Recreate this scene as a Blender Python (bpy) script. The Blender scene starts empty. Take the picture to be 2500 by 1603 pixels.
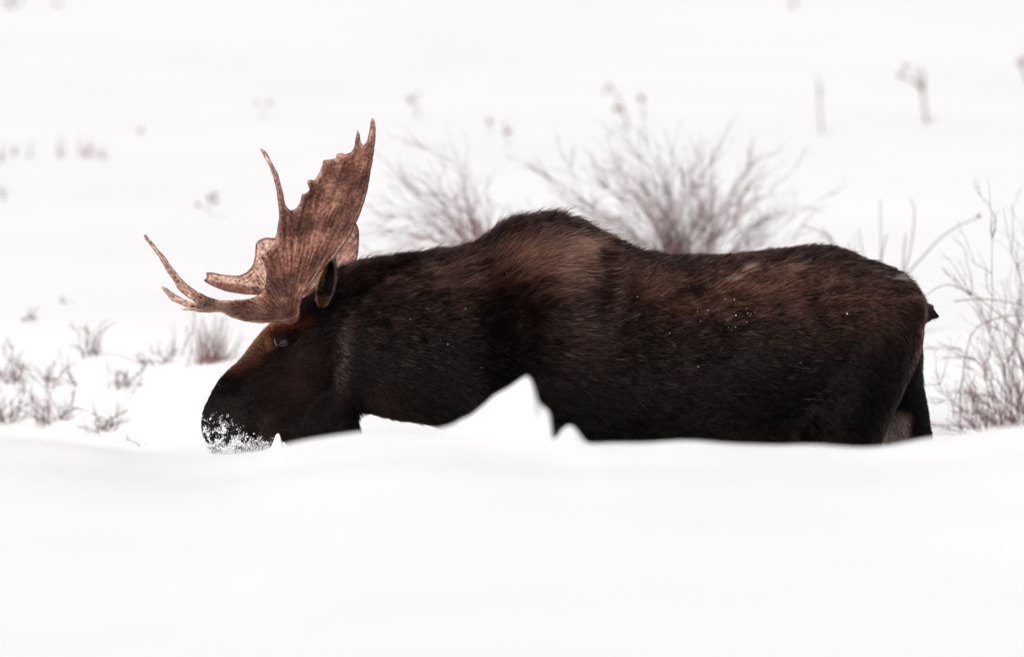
import bpy, bmesh, math, random
import numpy as np
from mathutils import Vector, kdtree

R = math.radians
rng = np.random.default_rng(7)
random.seed(7)
scene = bpy.context.scene
COL = scene.collection

# ------------------------------------------------------------------ camera
CAM = np.array([0.0, -50.0, 3.645])
PITCH = R(2.5)
LENS = 450.0
cam_d = bpy.data.cameras.new('camera')
cam = bpy.data.objects.new('camera', cam_d)
COL.objects.link(cam)
cam.location = CAM
cam.rotation_euler = (R(90) - PITCH, 0, 0)
cam_d.lens = LENS
cam_d.sensor_width = 36.0
cam_d.clip_start = 1.0
cam_d.clip_end = 3000
cam_d.dof.use_dof = True
cam_d.dof.focus_distance = 49.7
cam_d.dof.aperture_fstop = 2.6
scene.camera = cam

# ------------------------------------------------------------------ sky, sun, exposure
SUN_EL, SUN_AZ = R(40), R(198)       # azimuth measured clockwise from +Y (away from camera)
world = bpy.data.worlds.new('World')
scene.world = world
world.use_nodes = True
wn = world.node_tree
for n in list(wn.nodes):
    wn.nodes.remove(n)
sky = wn.nodes.new('ShaderNodeTexSky')
sky.sky_type = 'NISHITA'
sky.sun_disc = False
sky.sun_elevation = SUN_EL
sky.sun_rotation = SUN_AZ
sky.dust_density = 3.0
sky.air_density = 0.8
hs = wn.nodes.new('ShaderNodeHueSaturation')
hs.inputs['Saturation'].default_value = 0.25    # thin high cloud
bg = wn.nodes.new('ShaderNodeBackground')
bg.inputs['Strength'].default_value = 0.09
wo = wn.nodes.new('ShaderNodeOutputWorld')
wn.links.new(sky.outputs[0], hs.inputs['Color'])
wn.links.new(hs.outputs[0], bg.inputs['Color'])
wn.links.new(bg.outputs[0], wo.inputs['Surface'])

sun_d = bpy.data.lights.new('sun', 'SUN')
sun_d.energy = 3.4
sun_d.angle = R(2.5)
sun_d.color = (1.0, 0.965, 0.955)
sun = bpy.data.objects.new('sun', sun_d)
COL.objects.link(sun)
sdir = Vector((math.sin(SUN_AZ) * math.cos(SUN_EL), math.cos(SUN_AZ) * math.cos(SUN_EL), math.sin(SUN_EL)))
sun.rotation_euler = (-sdir).to_track_quat('-Z', 'Y').to_euler()
sun.location = sdir * 30

scene.view_settings.view_transform = 'Standard'
scene.view_settings.look = 'None'
scene.view_settings.gamma = 1.0
scene.view_settings.exposure = -0.08
scene.render.engine = 'CYCLES'
scene.cycles.max_bounces = 6

# ------------------------------------------------------------------ pixel helpers (photo px -> world)
W0, H0 = 2500.0, 1603.0
FX = LENS / 36.0 * W0
cp, sp = math.cos(PITCH), math.sin(PITCH)

def ray(px, py):
    px = np.asarray(px, float); py = np.asarray(py, float)
    u = (px - W0 / 2) / FX
    v = (H0 / 2 - py) / FX
    d = np.stack([u, cp + v * sp, v * cp - sp], -1)
    return d

def P(px, py, y=0.0):
    d = ray(px, py)
    t = (np.asarray(y, float) - CAM[1]) / d[..., 1]
    return CAM + d * t[..., None]

def topx(p):
    """world points -> photo pixels"""
    q = p - CAM
    f = q[:, 1] * cp - q[:, 2] * sp
    up = q[:, 1] * sp + q[:, 2] * cp
    return W0 / 2 + FX * q[:, 0] / f, H0 / 2 - FX * up / f

def sstep(a, b, x):
    t = np.clip((np.asarray(x, float) - a) / (b - a), 0, 1)
    return t * t * (3 - 2 * t)

# value noise
def vnoise(p, seed=0):
    p = np.asarray(p, float)
    i = np.floor(p).astype(np.int64)
    f = p - i
    f = f * f * (3 - 2 * f)
    def h(a, b, c):
        n = (a * 374761393 + b * 668265263 + c * 2147483647 + seed * 1013904223) & 0xffffffff
        n = ((n ^ (n >> 13)) * 1274126177) & 0xffffffff
        n = ((n ^ (n >> 16)) * 2246822519) & 0xffffffff
        return ((n ^ (n >> 15)) & 0xffffff) / float(0xffffff) * 2 - 1
    r = 0
    for dx in (0, 1):
        wx = f[:, 0] if dx else 1 - f[:, 0]
        for dy in (0, 1):
            wy = f[:, 1] if dy else 1 - f[:, 1]
            for dz in (0, 1):
                wz = f[:, 2] if dz else 1 - f[:, 2]
                r = r + wx * wy * wz * h(i[:, 0] + dx, i[:, 1] + dy, i[:, 2] + dz)
    return r

# ------------------------------------------------------------------ materials
def new_mat(name):
    m = bpy.data.materials.new(name)
    m.use_nodes = True
    nt = m.node_tree
    b = nt.nodes['Principled BSDF']
    return m, nt, b

def N(nt, t, **kw):
    n = nt.nodes.new(t)
    for k, v in kw.items():
        setattr(n, k, v)
    return n

def ramp(nt, stops):
    r = N(nt, 'ShaderNodeValToRGB')
    el = r.color_ramp.elements
    while len(el) < len(stops):
        el.new(0.5)
    for e, (p, c) in zip(el, stops):
        e.position = p
        e.color = (*c, 1)
    return r

def mat_plain(name, col, rough=0.7, var=0.25, scale=40.0, spec=0.3):
    m, nt, b = new_mat(name)
    tc = N(nt, 'ShaderNodeTexCoord')
    no = N(nt, 'ShaderNodeTexNoise')
    no.inputs['Scale'].default_value = scale
    no.inputs['Detail'].default_value = 3
    nt.links.new(tc.outputs['Object'], no.inputs['Vector'])
    c0 = tuple(c * (1 - var) for c in col)
    c1 = tuple(c * (1 + var) for c in col)
    r = ramp(nt, [(0.3, c0), (0.7, c1)])
    nt.links.new(no.outputs['Fac'], r.inputs[0])
    nt.links.new(r.outputs[0], b.inputs['Base Color'])
    b.inputs['Roughness'].default_value = rough
    b.inputs['Specular IOR Level'].default_value = spec
    return m

def mat_snow():
    m, nt, b = new_mat('snow')
    tc = N(nt, 'ShaderNodeTexCoord')
    n1 = N(nt, 'ShaderNodeTexNoise'); n1.inputs['Scale'].default_value = 0.7; n1.inputs['Detail'].default_value = 5
    n2 = N(nt, 'ShaderNodeTexNoise'); n2.inputs['Scale'].default_value = 60; n2.inputs['Detail'].default_value = 4
    nt.links.new(tc.outputs['Object'], n1.inputs['Vector'])
    nt.links.new(tc.outputs['Object'], n2.inputs['Vector'])
    r = ramp(nt, [(0.3, (0.89, 0.885, 0.89)), (0.7, (0.93, 0.925, 0.925))])
    nt.links.new(n1.outputs['Fac'], r.inputs[0])
    nt.links.new(r.outputs[0], b.inputs['Base Color'])
    bp = N(nt, 'ShaderNodeBump')
    bp.inputs['Strength'].default_value = 0.12
    bp.inputs['Distance'].default_value = 0.01
    nt.links.new(n2.outputs['Fac'], bp.inputs['Height'])
    nt.links.new(bp.outputs[0], b.inputs['Normal'])
    b.inputs['Roughness'].default_value = 0.75
    b.inputs['Specular IOR Level'].default_value = 0.25
    return m

M_SNOW = mat_snow()

def mat_hair():
    m = bpy.data.materials.new('moose_fur')
    m.use_nodes = True
    nt = m.node_tree
    for n in list(nt.nodes):
        nt.nodes.remove(n)
    out = N(nt, 'ShaderNodeOutputMaterial')
    h = N(nt, 'ShaderNodeBsdfHairPrincipled')
    h.model = 'CHIANG'
    h.parametrization = 'COLOR'
    at = N(nt, 'ShaderNodeAttribute'); at.attribute_name = 'tint'
    hi = N(nt, 'ShaderNodeHairInfo')
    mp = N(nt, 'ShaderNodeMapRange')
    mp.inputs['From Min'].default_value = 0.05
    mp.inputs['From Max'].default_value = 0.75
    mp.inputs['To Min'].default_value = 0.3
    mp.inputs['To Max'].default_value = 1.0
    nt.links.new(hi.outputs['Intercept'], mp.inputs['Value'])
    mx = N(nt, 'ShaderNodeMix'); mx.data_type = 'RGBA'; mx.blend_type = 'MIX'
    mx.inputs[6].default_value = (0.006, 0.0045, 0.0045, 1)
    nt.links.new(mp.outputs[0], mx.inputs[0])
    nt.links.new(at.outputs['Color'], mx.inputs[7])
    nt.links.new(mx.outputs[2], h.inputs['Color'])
    h.inputs['Roughness'].default_value = 0.33
    h.inputs['Radial Roughness'].default_value = 0.7
    h.inputs['IOR'].default_value = 1.14
    nt.links.new(h.outputs[0], out.inputs['Surface'])
    return m

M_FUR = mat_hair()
M_SKIN = mat_plain('dark_hide', (0.011, 0.008, 0.0075), 0.9, 0.35, 30, 0.03)

def mat_antler():
    m, nt, b = new_mat('antler_bone')
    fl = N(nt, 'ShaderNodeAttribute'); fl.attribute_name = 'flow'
    tp = N(nt, 'ShaderNodeAttribute'); tp.attribute_name = 'polish_and_light'
    tc = N(nt, 'ShaderNodeTexCoord')
    g = N(nt, 'ShaderNodeTexNoise'); g.inputs['Scale'].default_value = 1.0; g.inputs['Detail'].default_value = 5; g.inputs['Roughness'].default_value = 0.62
    nt.links.new(fl.outputs['Vector'], g.inputs['Vector'])
    mo = N(nt, 'ShaderNodeTexNoise'); mo.inputs['Scale'].default_value = 8; mo.inputs['Detail'].default_value = 6; mo.inputs['Roughness'].default_value = 0.65
    nt.links.new(tc.outputs['Object'], mo.inputs['Vector'])
    fi = N(nt, 'ShaderNodeTexNoise'); fi.inputs['Scale'].default_value = 85; fi.inputs['Detail'].default_value = 4
    nt.links.new(tc.outputs['Object'], fi.inputs['Vector'])
    a = N(nt, 'ShaderNodeMath', operation='MULTIPLY'); a.inputs[1].default_value = 0.42
    nt.links.new(g.outputs['Fac'], a.inputs[0])
    a2 = N(nt, 'ShaderNodeMath', operation='MULTIPLY_ADD'); a2.inputs[1].default_value = 0.36
    nt.links.new(mo.outputs['Fac'], a2.inputs[0]); nt.links.new(a.outputs[0], a2.inputs[2])
    a3 = N(nt, 'ShaderNodeMath', operation='MULTIPLY_ADD'); a3.inputs[1].default_value = 0.34
    nt.links.new(fi.outputs['Fac'], a3.inputs[0]); nt.links.new(a2.outputs[0], a3.inputs[2])
    r = ramp(nt, [(0.43, (0.026, 0.0085, 0.0055)), (0.53, (0.105, 0.040, 0.027)), (0.61, (0.215, 0.090, 0.061)), (0.72, (0.42, 0.22, 0.155))])
    nt.links.new(a3.outputs[0], r.inputs[0])
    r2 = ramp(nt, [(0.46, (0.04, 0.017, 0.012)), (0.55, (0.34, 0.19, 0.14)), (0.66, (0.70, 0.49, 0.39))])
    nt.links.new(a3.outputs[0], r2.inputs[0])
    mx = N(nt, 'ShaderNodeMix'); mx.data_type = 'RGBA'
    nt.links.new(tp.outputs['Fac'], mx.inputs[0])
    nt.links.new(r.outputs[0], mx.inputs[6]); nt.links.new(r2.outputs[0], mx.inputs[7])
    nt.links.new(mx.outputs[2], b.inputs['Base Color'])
    bp = N(nt, 'ShaderNodeBump'); bp.inputs['Strength'].default_value = 0.55; bp.inputs['Distance'].default_value = 0.005
    nt.links.new(a3.outputs[0], bp.inputs['Height'])
    nt.links.new(bp.outputs[0], b.inputs['Normal'])
    b.inputs['Roughness'].default_value = 0.6
    b.inputs['Specular IOR Level'].default_value = 0.3
    return m

M_ANTLER = mat_antler()
M_EYE, _nt, _b = new_mat('dark_eye')
_b.inputs['Base Color'].default_value = (0.008, 0.005, 0.005, 1)
_b.inputs['Roughness'].default_value = 0.08
M_LID = mat_plain('eyelid_skin', (0.085, 0.047, 0.045), 0.5, 0.3, 200)
M_NOSTRIL = mat_plain('nostril_skin', (0.006, 0.004, 0.004), 0.7, 0.2, 60)
M_HOOF = mat_plain('hoof_horn', (0.02, 0.016, 0.014), 0.5, 0.3, 60)
M_TWIG_A = mat_plain('willow_bark', (0.16, 0.082, 0.074), 0.8, 0.4, 6)
M_TWIG_B = mat_plain('grey_bark', (0.15, 0.088, 0.084), 0.8, 0.4, 6)
M_TWIG_R = mat_plain('red_bark', (0.15, 0.056, 0.05), 0.8, 0.4, 6)
M_GRASS = mat_plain('dry_grass', (0.22, 0.118, 0.098), 0.8, 0.45, 12)
M_SEED = mat_plain('seed_head', (0.20, 0.075, 0.06), 0.85, 0.4, 90)

# ------------------------------------------------------------------ mesh helpers
def mesh_obj(name, verts, faces, mat, parent=None, smooth=True, loc_sub=None):
    me = bpy.data.meshes.new(name)
    v = np.asarray(verts, float)
    if loc_sub is not None:
        v = v - loc_sub
    me.from_pydata(v.tolist(), [], faces)
    me.update()
    if smooth:
        me.polygons.foreach_set('use_smooth', np.ones(len(me.polygons), bool))
    me.materials.append(mat)
    o = bpy.data.objects.new(name, me)
    COL.objects.link(o)
    if parent is not None:
        o.parent = parent
    return o

def tag(o, label, cat, group=None):
    o['label'] = label
    o['category'] = cat
    if group:
        o['group'] = group
    return o

def empty(name, loc, label, cat, group=None):
    o = bpy.data.objects.new(name, None)
    COL.objects.link(o)
    o.location = loc
    o.empty_display_size = 0.1
    return tag(o, label, cat, group)

class MB:
    def __init__(self):
        self.v = []; self.f = []; self.n = 0
    def add(self, v, f):
        self.v.append(np.asarray(v, float))
        self.f.extend([tuple(i + self.n for i in q) for q in f])
        self.n += len(v)
    def rings(self, rings, cap=True):
        rings = np.asarray(rings, float)
        m, k, _ = rings.shape
        v = rings.reshape(-1, 3)
        f = []
        for i in range(m - 1):
            for j in range(k):
                j2 = (j + 1) % k
                f.append((i * k + j, i * k + j2, (i + 1) * k + j2, (i + 1) * k + j))
        if cap:
            f.append(tuple(range(k - 1, -1, -1)))
            f.append(tuple((m - 1) * k + j for j in range(k)))
        self.add(v, f)
    def tube(self, pts, rad, k=5):
        pts = np.asarray(pts, float)
        n = len(pts)
        rad = np.broadcast_to(np.asarray(rad, float), (n,))
        tan = np.gradient(pts, axis=0)
        tan /= np.linalg.norm(tan, axis=1)[:, None] + 1e-9
        ref = np.array([0.0, 1.0, 0.0]) if abs(tan[0][1]) < 0.8 else np.array([1.0, 0, 0])
        a = np.cross(tan, ref); a /= np.linalg.norm(a, axis=1)[:, None] + 1e-9
        b = np.cross(tan, a)
        th = np.arange(k) / k * 2 * math.pi
        rings = pts[:, None, :] + rad[:, None, None] * (np.cos(th)[None, :, None] * a[:, None, :] + np.sin(th)[None, :, None] * b[:, None, :])
        self.rings(rings)
    def ellipsoid(self, c, r, nu=20, nv=12):
        th = np.arange(nu) / nu * 2 * math.pi
        ph = np.linspace(0.06, math.pi - 0.06, nv)
        rg = [[(c[0] + r[0] * math.sin(p) * math.cos(t), c[1] + r[1] * math.sin(p) * math.sin(t), c[2] + r[2] * math.cos(p)) for t in th] for p in ph]
        self.rings(rg)
    def verts(self):
        return np.concatenate(self.v, 0)

def resample(st, n, smooth=3):
    st = np.asarray(st, float)
    t = np.concatenate([[0], np.cumsum(np.linalg.norm(np.diff(st[:, :2], axis=0), axis=1))])
    tt = np.linspace(0, t[-1], n)
    out = np.stack([np.interp(tt, t, st[:, i]) for i in range(st.shape[1])], 1)
    for _ in range(smooth):
        o = out.copy()
        o[1:-1] = 0.25 * out[:-2] + 0.5 * out[1:-1] + 0.25 * out[2:]
        out = o
    return out

# ------------------------------------------------------------------ terrain: one snow sheet
YC = -8.0     # crest of the near bank
crest_px = np.array([[-2500, 1030], [-800, 1042], [0, 1062], [120, 1068], [250, 1085], [330, 1102], [430, 1112], [520, 1116], [640, 1102], [700, 1081], [765, 1067], [885, 1050], [980, 1047],
                     [1070, 1050], [1160, 1062], [1300, 1082], [1340, 1086], [1430, 1086], [1460, 1078], [1600, 1080], [1660, 1076], [1720, 1080], [1800, 1084], [1950, 1088], [2050, 1092],
                     [2150, 1088], [2280, 1068], [2400, 1050], [2500, 1037], [3300, 1010], [5000, 1000]], float)
_c = P(crest_px[:, 0], crest_px[:, 1], YC)
_cx = np.linspace(-9, 13, 2200)
_cz = np.interp(_cx, _c[:, 0], _c[:, 2])
for _ in range(40):
    _cz[1:-1] = 0.25 * _cz[:-2] + 0.5 * _cz[1:-1] + 0.25 * _cz[2:]
lump_px = np.array([[1040, 0], [1075, 8], [1110, 22], [1160, 58], [1210, 100], [1245, 130], [1270, 152], [1286, 160], [1297, 152], [1306, 132], [1313, 106], [1322, 92], [1334, 86], [1342, 78], [1347, 60], [1349, 30], [1350, 6],
                    [1358, 16], [1370, 34], [1386, 46], [1398, 45], [1410, 34], [1422, 17], [1433, 4], [1445, 0]], float)
_lx = (lump_px[:, 0] - 1250) / FX * 42.0
_lz = lump_px[:, 1] / FX * 42.0
_lxs = np.linspace(-.8, .8, 400)
_lzs = np.interp(_lxs, _lx, _lz)
for _ in range(900):
    _lzs[1:-1] = 0.25 * _lzs[:-2] + 0.5 * _lzs[1:-1] + 0.25 * _lzs[2:]
ypts = np.array([-400, -90, -60, -50, -40, -30, -22, -14, -10, YC, -7.2, -6, -4, -2.2, -1.5, 0, 1.5, 2.5, 4, 18, 30, 60, 150, 400, 900])
zpts = np.array([-3, 0.6, 1.2, 1.5, 1.2, 0.85, 0.8, 1.05, 1.30, 1.42, 1.32, 1.12, 0.95, 0.90, .90, 0.88, 0.88, 0.92, 1.00, 1.86, 2.65, 7.0, 22, 70, 110.0])
_ty = np.concatenate([np.linspace(-400, -20, 400), np.linspace(-19.9, 30, 1000), np.linspace(31, 900, 800)])
_tz = np.interp(_ty, ypts, zpts)
for _ in range(60):
    _tz[1:-1] = 0.25 * _tz[:-2] + 0.5 * _tz[1:-1] + 0.25 * _tz[2:]
_tz0 = np.interp(YC, _ty, _tz)
_czs = _cz.copy()
for _ in range(12000):
    _czs[1:-1] = 0.25 * _czs[:-2] + 0.5 * _czs[1:-1] + 0.25 * _czs[2:]

def ground(x, y):
    x = np.asarray(x, float); y = np.asarray(y, float)
    z = np.interp(y, _ty, _tz)
    # near bank: crest line as in the photo, fading away from the crest
    w = np.where(y < YC, 0.25 + 0.75 * np.exp(-((y - YC) / 7.0) ** 2), np.exp(-((y - YC) / 1.4) ** 2))
    w = w * sstep(-60, -30, y)
    dzs = np.interp(x, _cx, _czs) - _tz0
    dzf = np.interp(x, _cx, _cz) - _tz0 - dzs
    z = z + dzs * w + dzf * np.where(y < YC, np.exp(-((y - YC) / 1.6) ** 2), np.exp(-((y - YC) / 1.0) ** 2))
    l = np.interp(x, _lx, _lz)
    ls = np.interp(x, _lxs, _lzs)
    tl_ = sstep(0.0, 0.28, YC - y)
    l = l * (1 - tl_) + .45 * ls * tl_
    wl = np.where(y < YC, np.exp(-(np.abs(y - YC) / 0.36) ** 2), np.exp(-(np.abs(y - YC) / 0.22) ** 3))
    cl = np.stack([x * 16, y * 16, 0 * x], -1).reshape(-1, 3)
    z = z + l * wl + (vnoise(cl, 41) + .5 * vnoise(cl * 2.3, 42)).reshape(x.shape) * .007 * np.clip(l / .05, 0, 1) * wl
    cl = np.stack([x * 5, y * 5, 0 * x], -1).reshape(-1, 3)
    z = z + vnoise(cl, 44).reshape(x.shape) * .006 * np.exp(-((y - YC) / .8) ** 2)
    # trench the animal has trodden
    ex = np.clip(np.abs(x - 0.80) - 0.75, 0, None) / 0.75
    ey = np.clip(np.abs(y) - 0.25, 0, None) / 0.85
    tr = 1 - sstep(0.15, 1.0, np.sqrt(ex ** 2 + ey ** 2))
    z = z * (1 - tr) + 0.0 * tr
    # drifts and hummocks on the slope behind
    p = np.stack([x * 0.55, y * 0.35, 0 * x], -1).reshape(-1, 3)
    p2 = np.stack([x * 1.5 + 7, y * 0.8, 0 * x], -1).reshape(-1, 3)
    far = sstep(2.2, 5, y)
    nz = (vnoise(p, 3).reshape(x.shape) * 0.016 + vnoise(p2, 5).reshape(x.shape) * 0.005)
    z = z + nz * far
    near = (1 - sstep(-9.5, -8.8, y)) * sstep(-45, -30, y)
    z = z + vnoise(p * 0.9 + 11, 8).reshape(x.shape) * 0.02 * near
    z = z - 0.30 * np.exp(-(((x - 2.35) / 0.75) ** 2 + ((y - 4.4) / 1.4) ** 2)) - 0.30 * np.exp(-(((x + 2.05) / 0.70) ** 2 + ((y - 4.0) / 1.9) ** 2))
    # snow shelf below the tuft behind the nose
    z = z + 0.10 * np.exp(-(((x + 1.15) / 0.5) ** 2 + ((y - 3.4) / 0.55) ** 2))
    return z

def axis(segs):
    out = []
    for a, b, s in segs:
        out.append(np.arange(a, b, s))
    return np.concatenate(out)

def grow(a, b, s0, g):
    o = []; x = a; s = s0
    while x < b:
        o.append(x); x += s; s *= g
    o.append(b)
    return np.array(o)

xr = grow(3.2, 420, 0.06, 1.13)
xs = np.concatenate([-xr[::-1], axis([(-3.18, -0.30, 0.035), (-0.30, 0.36, 0.007), (0.36, 3.19, 0.035)]), xr])
ys = np.concatenate([-grow(15, 300, 0.25, 1.14)[::-1], axis([(-14.8, -9.0, 0.2), (-9.0, -8.5, 0.05), (-8.5, -7.5, 0.028), (-7.5, -2.0, 0.12), (-2.0, 2.0, 0.06), (2.0, 20, 0.12)]), grow(20, 900, 0.25, 1.09)])
XX, YY = np.meshgrid(xs, ys)
ZZ = ground(XX, YY)
nx, ny = len(xs), len(ys)
idx = np.arange(nx * ny).reshape(ny, nx)
quads = np.stack([idx[:-1, :-1], idx[:-1, 1:], idx[1:, 1:], idx[1:, :-1]], -1).reshape(-1, 4)
me = bpy.data.meshes.new('snow_ground')
me.vertices.add(nx * ny)
me.vertices.foreach_set('co', np.stack([XX, YY, ZZ], -1).ravel())
me.loops.add(quads.size)
me.loops.foreach_set('vertex_index', quads.ravel())
me.polygons.add(len(quads))
me.polygons.foreach_set('loop_start', np.arange(len(quads)) * 4)
me.update(calc_edges=True)
me.polygons.foreach_set('use_smooth', np.ones(len(quads), bool))
me.materials.append(M_SNOW)
snow_ground = bpy.data.objects.new('snow_ground', me)
snow_ground['kind'] = 'structure'
COL.objects.link(snow_ground)

def ground_hit(px, py):
    """where the sight line through a photo pixel meets the slope behind the animal"""
    d = ray(px, py)
    yy = np.linspace(2.4, 60, 1500)
    t = (yy - CAM[1]) / d[1]
    pts = CAM + d[None, :] * t[:, None]
    g = ground(pts[:, 0], pts[:, 1])
    k = np.argmax(g >= pts[:, 2]) if np.any(g >= pts[:, 2]) else len(yy) - 1
    return np.array([pts[k, 0], pts[k, 1], g[k]])

# ------------------------------------------------------------------ the moose
ML = np.array([0.45, 0.0, 0.0])
moose = empty('moose', ML, 'dark brown bull moose wading left through deep snow with lowered head', 'moose')

bodyb = MB()
# torso and neck: px x, top py, bottom py, half width m, k (height of widest point), e (roundness)
torso = [(770, 700, 960, .12, 1.0, .55), (800, 672, 1000, .155, 1.05, .55), (830, 655, 1012, .175, 1.1, .6), (868, 644, 1004, .185, 1.1, .6), (960, 629, 1023, .20, 1.15, .62), (1060, 620, 1034, .215, 1.15, .65),
         (1140, 604, 1070, .24, 1.2, .7), (1180, 584, 1100, .27, 1.25, .72), (1222, 555, 1120, .31, 1.25, .70), (1275, 537, 1140, .345, 1.28, .70), (1330, 531, 1150, .365, 1.3, .70),
         (1372, 534, 1150, .375, 1.3, .70), (1415, 548, 1150, .38, 1.28, .68), (1455, 570, 1152, .385, 1.25, .67), (1495, 592, 1155, .39, 1.25, .66), (1565, 623, 1158, .405, 1.15, .6), (1650, 634, 1160, .415, 1.1, .56),
         (1760, 632, 1155, .415, 1.05, .55), (1870, 621, 1140, .40, 1.0, .56), (1975, 611, 1110, .375, 1.0, .6), (2030, 608, 1085, .36, .95, .62), (2070, 620, 1060, .345, .95, .6),
         (2118, 642, 1020, .32, .95, .56), (2173, 661, 970, .28, .95, .55), (2213, 684, 920, .225, .95, .55), (2240, 716, 870, .155, 1, .55), (2256, 748, 830, .07, 1, .55)]
ts = resample(torso, 120, 2)
th = np.arange(40) / 40 * 2 * math.pi
rg = []
for (px, pt, pb, hw, k, e) in ts:
    a = P(px, pt); b = P(px, pb)
    v = (1 - np.cos(th)) / 2
    y = hw * np.sign(np.sin(th)) * np.abs(np.sin(math.pi * v ** k)) ** e
    z = a[2] + (b[2] - a[2]) * v
    rg.append(np.stack([np.full(40, a[0]), y, z], -1))
bodyb.rings(rg)

# head
head = [(815, 690, 850, 925, .115), (770, 712, 835, 945, .125), (720, 742, 815, 958, .13), (690, 765, 797, 968, .128), (662, 789, 779, 982, .122), (630, 819, 757, 1005, .105),
        (604, 853, 732, 1035, .092), (578, 883, 707, 1060, .084), (552, 906, 690, 1075, .083), (532, 932, 668, 1088, .088), (513, 961, 642, 1098, .093), (498, 989, 612, 1104, .095),
        (491, 1018, 575, 1106, .086), (491, 1045, 545, 1108, .068), (498, 1074, 524, 1108, .042), (507, 1092, 515, 1106, .02)]
hsr = resample(head, 60, 2)
th = np.arange(36) / 36 * 2 * math.pi
rg = []
for (tx, ty, bx, by, hw) in hsr:
    a = P(tx, ty); b = P(bx, by)
    v = (1 - np.cos(th)) / 2
    y = hw * np.sign(np.sin(th)) * np.abs(np.sin(math.pi * v ** 0.95)) ** 0.55
    rg.append(a[None, :] + (b - a)[None, :] * v[:, None] + np.stack([0 * y, y, 0 * y], -1))
bodyb.rings(rg)

# bell (dewlap) and throat
def hsec(secs, yc, k=24, e=1.0):
    s = resample(secs, 40, 2)
    th = np.arange(k) / k * 2 * math.pi
    rg = []
    for (py, xl, xr_, hw, yo) in s:
        a = P(xl, py, yc + yo); b = P(xr_, py, yc + yo)
        c = (a + b) / 2; rx = (b[0] - a[0]) / 2
        rg.append(np.stack([c[0] + rx * np.cos(th), yc + yo + hw * np.sin(th), np.full(k, c[2])], -1))
    return rg
bodyb.rings(hsec([(900, 730, 850, .10, 0), (960, 700, 868, .085, 0), (1005, 690, 876, .065, 0), (1050, 685, 880, .05, 0), (1095, 700, 872, .035, 0), (1120, 730, 850, .02, 0)], 0))
# legs: py, x left, x right, half width, y drift
near_hind = [(730, 2040, 2245, .12, .06), (790, 2000, 2255, .15, .03), (850, 1962, 2254, .165, 0), (920, 1930, 2220, .155, 0), (970, 1920, 2196, .145, 0), (1020, 1915, 2171, .13, 0), (1068, 1920, 2152, .115, 0),
             (1150, 1960, 2128, .095, .01), (1250, 2010, 2120, .07, .02), (1335, 2040, 2122, .052, .02), (1400, 2045, 2105, .042, .02), (1550, 2038, 2086, .034, .02), (1630, 2030, 2082, .042, .02), (1680, 2018, 2078, .045, .02)]
far_hind = [(780, 2080, 2240, .12, -.06), (845, 2060, 2254, .15, 0), (890, 2065, 2256, .15, 0), (945, 2085, 2252, .14, 0), (985, 2100, 2258, .13, 0), (1030, 2118, 2266, .12, 0), (1068, 2135, 2272, .11, 0),
            (1150, 2170, 2275, .09, 0), (1250, 2200, 2276, .065, 0), (1340, 2215, 2285, .05, 0), (1400, 2214, 2270, .042, 0), (1550, 2208, 2255, .034, 0), (1630, 2200, 2252, .042, 0), (1680, 2188, 2248, .045, 0)]
near_fore = [(760, 1260, 1430, .12, .08), (800, 1250, 1440, .15, .05), (870, 1240, 1440, .165, .02), (960, 1245, 1425, .15, 0), (1050, 1255, 1400, .12, 0), (1120, 1260, 1372, .10, 0), (1250, 1268, 1345, .065, 0), (1400, 1272, 1335, .052, 0),
             (1460, 1274, 1326, .04, 0), (1600, 1278, 1322, .034, 0), (1640, 1270, 1322, .042, 0), (1685, 1258, 1320, .045, 0)]
far_fore = [(a, b - 75, c - 75, d, -e) for (a, b, c, d, e) in near_fore]
LEGS = [(near_hind, -.19), (far_hind, .19), (near_fore, -.19), (far_fore, .19)]
for s, yc in LEGS:
    bodyb.rings(hsec(s, yc))
# muscle masses
def ell(px, py, y, rx, ry, rz):
    c = P(px, py, y)
    bodyb.ellipsoid(c, (rx, ry, rz))
for sgn in (-1, 1):
    ell(1330, 880, sgn * .22, .14, .14, .17)        # upper arm
    ell(760, 890, sgn * .055, .075, .075, .085)     # cheek
    ell(560, 1040, sgn * .07, .055, .035, .06)      # flared nostril pad
# short tail
tl = [P(2225, 768), P(2250, 766), P(2272, 767), P(2296, 772)]
bodyb.tube(tl, [.055, .045, .032, .012], 10)

tmp_me = bpy.data.meshes.new('tmp')
tmp_me.from_pydata(bodyb.verts().tolist(), [], bodyb.f)
tmp_me.update()
bm = bmesh.new(); bm.from_mesh(tmp_me); bmesh.ops.recalc_face_normals(bm, faces=bm.faces); bm.to_mesh(tmp_me); bm.free()
tmp = bpy.data.objects.new('tmp', tmp_me)
COL.objects.link(tmp)
rm = tmp.modifiers.new('r', 'REMESH'); rm.mode = 'VOXEL'; rm.voxel_size = 0.0125
sm = tmp.modifiers.new('s', 'SMOOTH'); sm.factor = 0.5; sm.iterations = 7
dg = bpy.context.evaluated_depsgraph_get()
bme = bpy.data.meshes.new_from_object(tmp.evaluated_get(dg))
bpy.data.objects.remove(tmp); bpy.data.meshes.remove(tmp_me)

nv = len(bme.vertices)
co = np.empty(nv * 3); bme.vertices.foreach_get('co', co); co = co.reshape(-1, 3)
nrm = np.empty(nv * 3); bme.vertices.foreach_get('normal', nrm); nrm = nrm.reshape(-1, 3)
vx, vy = topx(co)

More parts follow.
